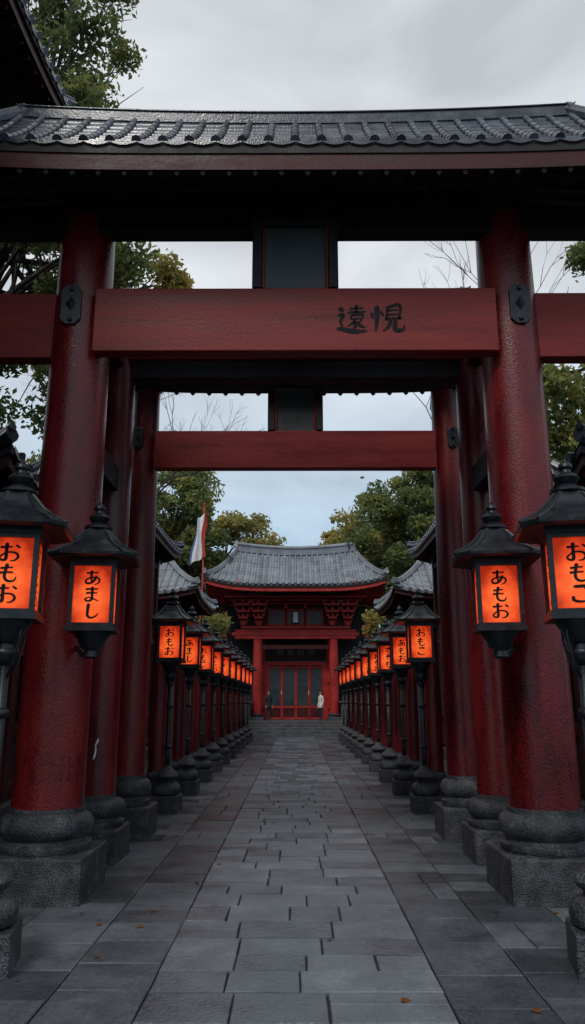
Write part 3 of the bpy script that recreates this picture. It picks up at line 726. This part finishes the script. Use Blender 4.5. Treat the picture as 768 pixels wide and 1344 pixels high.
tree('deciduous_tree',(5.6,58.5,0),(-.1,0,12.0),(4.6,3.6,4.6),70,20000,.19,M['leaf_autumn'],clr=(.7,1.3),tr=.3)
tree('deciduous_tree',(-15,44,0),(0,0,12),(4.5,4,5),30,8000,.25,M['leaf_green'],clr=(.8,1.6),tr=.4)
tree('deciduous_tree',(15.5,44,0),(0,0,12),(4.5,4,5),30,8000,.25,M['leaf_green'],clr=(.8,1.6),tr=.4)
def bare(name,base,lean,h,depth=6,seed=1):
    rn=random.Random(seed); e=empty(name,base); t=MB()
    def br(p,d,l,r,k):
        q=p+d*l; m=(p+q)/2+Vector((rn.gauss(0,1),rn.gauss(0,1),rn.gauss(0,1)))*l*.06
        t.tube([p,m,q],[r,r*.85,r*.7],n=6 if k>3 else 4,cap=False)
        if k==0: return
        for _ in range(rn.choice([2,3,3])):
            nd=(d+Vector((rn.gauss(0,.42),rn.gauss(0,.42),rn.gauss(0.1,.25)))).normalized(); br(q,nd,l*rn.uniform(.62,.8),r*.58,k-1)
    br(Vector((0,0,-.1)),Vector(lean).normalized(),h*.36,.15,depth)
    t.make('trunk_and_branches',M['bark'],e,smooth=True)
bare('bare_tree',(7.6,21.5,0),(-.10,0,1),16,6,3)
bare('bare_tree',(-7.9,31.6,0),(.10,0,1),15.5,6,12)
cs=[];rs=[]
for i in range(120):
    x=random.uniform(-45,45); cs.append((x,random.uniform(62,72),random.uniform(1.5,7.5+2.5*math.sin(x*.3)))); rs.append(random.uniform(1.5,2.8))
e=empty('distant_trees',(0,0,0)); t=MB()
for i in range(24): x=-44+i*3.8; t.tube([(x,66,0),(x+.3,66,5),(x,66,9)],[.3,.2,.05],n=6)
t.make('trunks',M['bark'],e); leaves(cs,rs,24000,.36,M['leaf_green'],'foliage',e)
cs=[];rs=[]
for sx in(-1,1):
    for i in range(26): cs.append((sx*random.uniform(7.2,12),random.uniform(52.5,56),random.uniform(.6,5.2))); rs.append(random.uniform(.8,1.4))
    for i in range(26): cs.append((sx*random.uniform(4.2,6.4),random.uniform(41,44.5),random.uniform(.5,6.8))); rs.append(random.uniform(.5,.9))
e=empty('shrubs',(0,0,0)); leaves(cs,rs,20000,.14,M['leaf_autumn'],'foliage',e)

# ------------------------------------------------------------------ world, sun, camera
w=bpy.data.worlds.new('World'); scene.world=w; w.use_nodes=True; nt=w.node_tree; L=nt.links
bg=nt.nodes['Background']; bg.inputs['Strength'].default_value=.14
sky=N(nt,'ShaderNodeTexSky'); sky.sky_type='NISHITA'; sky.sun_disc=False; sky.sun_elevation=R(48); sky.sun_rotation=R(200)
tc=N(nt,'ShaderNodeTexCoord'); mp=N(nt,'ShaderNodeMapping'); mp.inputs['Scale'].default_value=(1.2,1.2,3.6); mp.inputs['Rotation'].default_value=(0,R(14),0)
L.new(tc.outputs['Generated'],mp.inputs[0])
n=N(nt,'ShaderNodeTexNoise'); n.inputs['Scale'].default_value=2.1; n.inputs['Detail'].default_value=5; n.inputs['Roughness'].default_value=.5; n.inputs['Distortion'].default_value=.5
L.new(mp.outputs[0],n.inputs['Vector'])
sep=N(nt,'ShaderNodeSeparateXYZ'); L.new(tc.outputs['Generated'],sep.inputs[0])
rz=N(nt,'ShaderNodeValToRGB'); rz.color_ramp.elements[0].position=.14; rz.color_ramp.elements[0].color=(2.9,4.1,5.2,1); rz.color_ramp.elements[1].position=.5; rz.color_ramp.elements[1].color=(5.4,5.65,5.85,1)
L.new(sep.outputs['Z'],rz.inputs[0])
cn=N(nt,'ShaderNodeMapRange'); cn.inputs['From Min'].default_value=.32; cn.inputs['From Max'].default_value=.68; cn.inputs['To Min'].default_value=.76; cn.inputs['To Max'].default_value=1.2; L.new(n.outputs[0],cn.inputs['Value'])
ml=N(nt,'ShaderNodeVectorMath',operation='SCALE'); L.new(rz.outputs[0],ml.inputs[0]); L.new(cn.outputs[0],ml.inputs['Scale'])
mx=N(nt,'ShaderNodeMixRGB'); mx.inputs[0].default_value=.9; L.new(sky.outputs[0],mx.inputs[1]); L.new(ml.outputs[0],mx.inputs[2]); L.new(mx.outputs[0],bg.inputs['Color'])
sl=bpy.data.lights.new('sun','SUN'); sl.energy=1.4; sl.angle=R(14); sl.color=(1,.97,.92); so=bpy.data.objects.new('sun',sl); COL.objects.link(so)
az=R(200); el=R(48); d=Vector((math.sin(az)*math.cos(el),math.cos(az)*math.cos(el),math.sin(el))); so.rotation_euler=d.to_track_quat('Z','Y').to_euler(); so.location=d*50
cam=bpy.data.cameras.new('camera'); co=bpy.data.objects.new('camera',cam); COL.objects.link(co); scene.camera=co
co.location=(0,0,2.0); co.rotation_euler=(R(90+13.9),0,R(.23)); cam.sensor_fit='VERTICAL'; cam.sensor_height=24; cam.lens=24*1000/1344; cam.clip_end=1500; cam.clip_start=.05
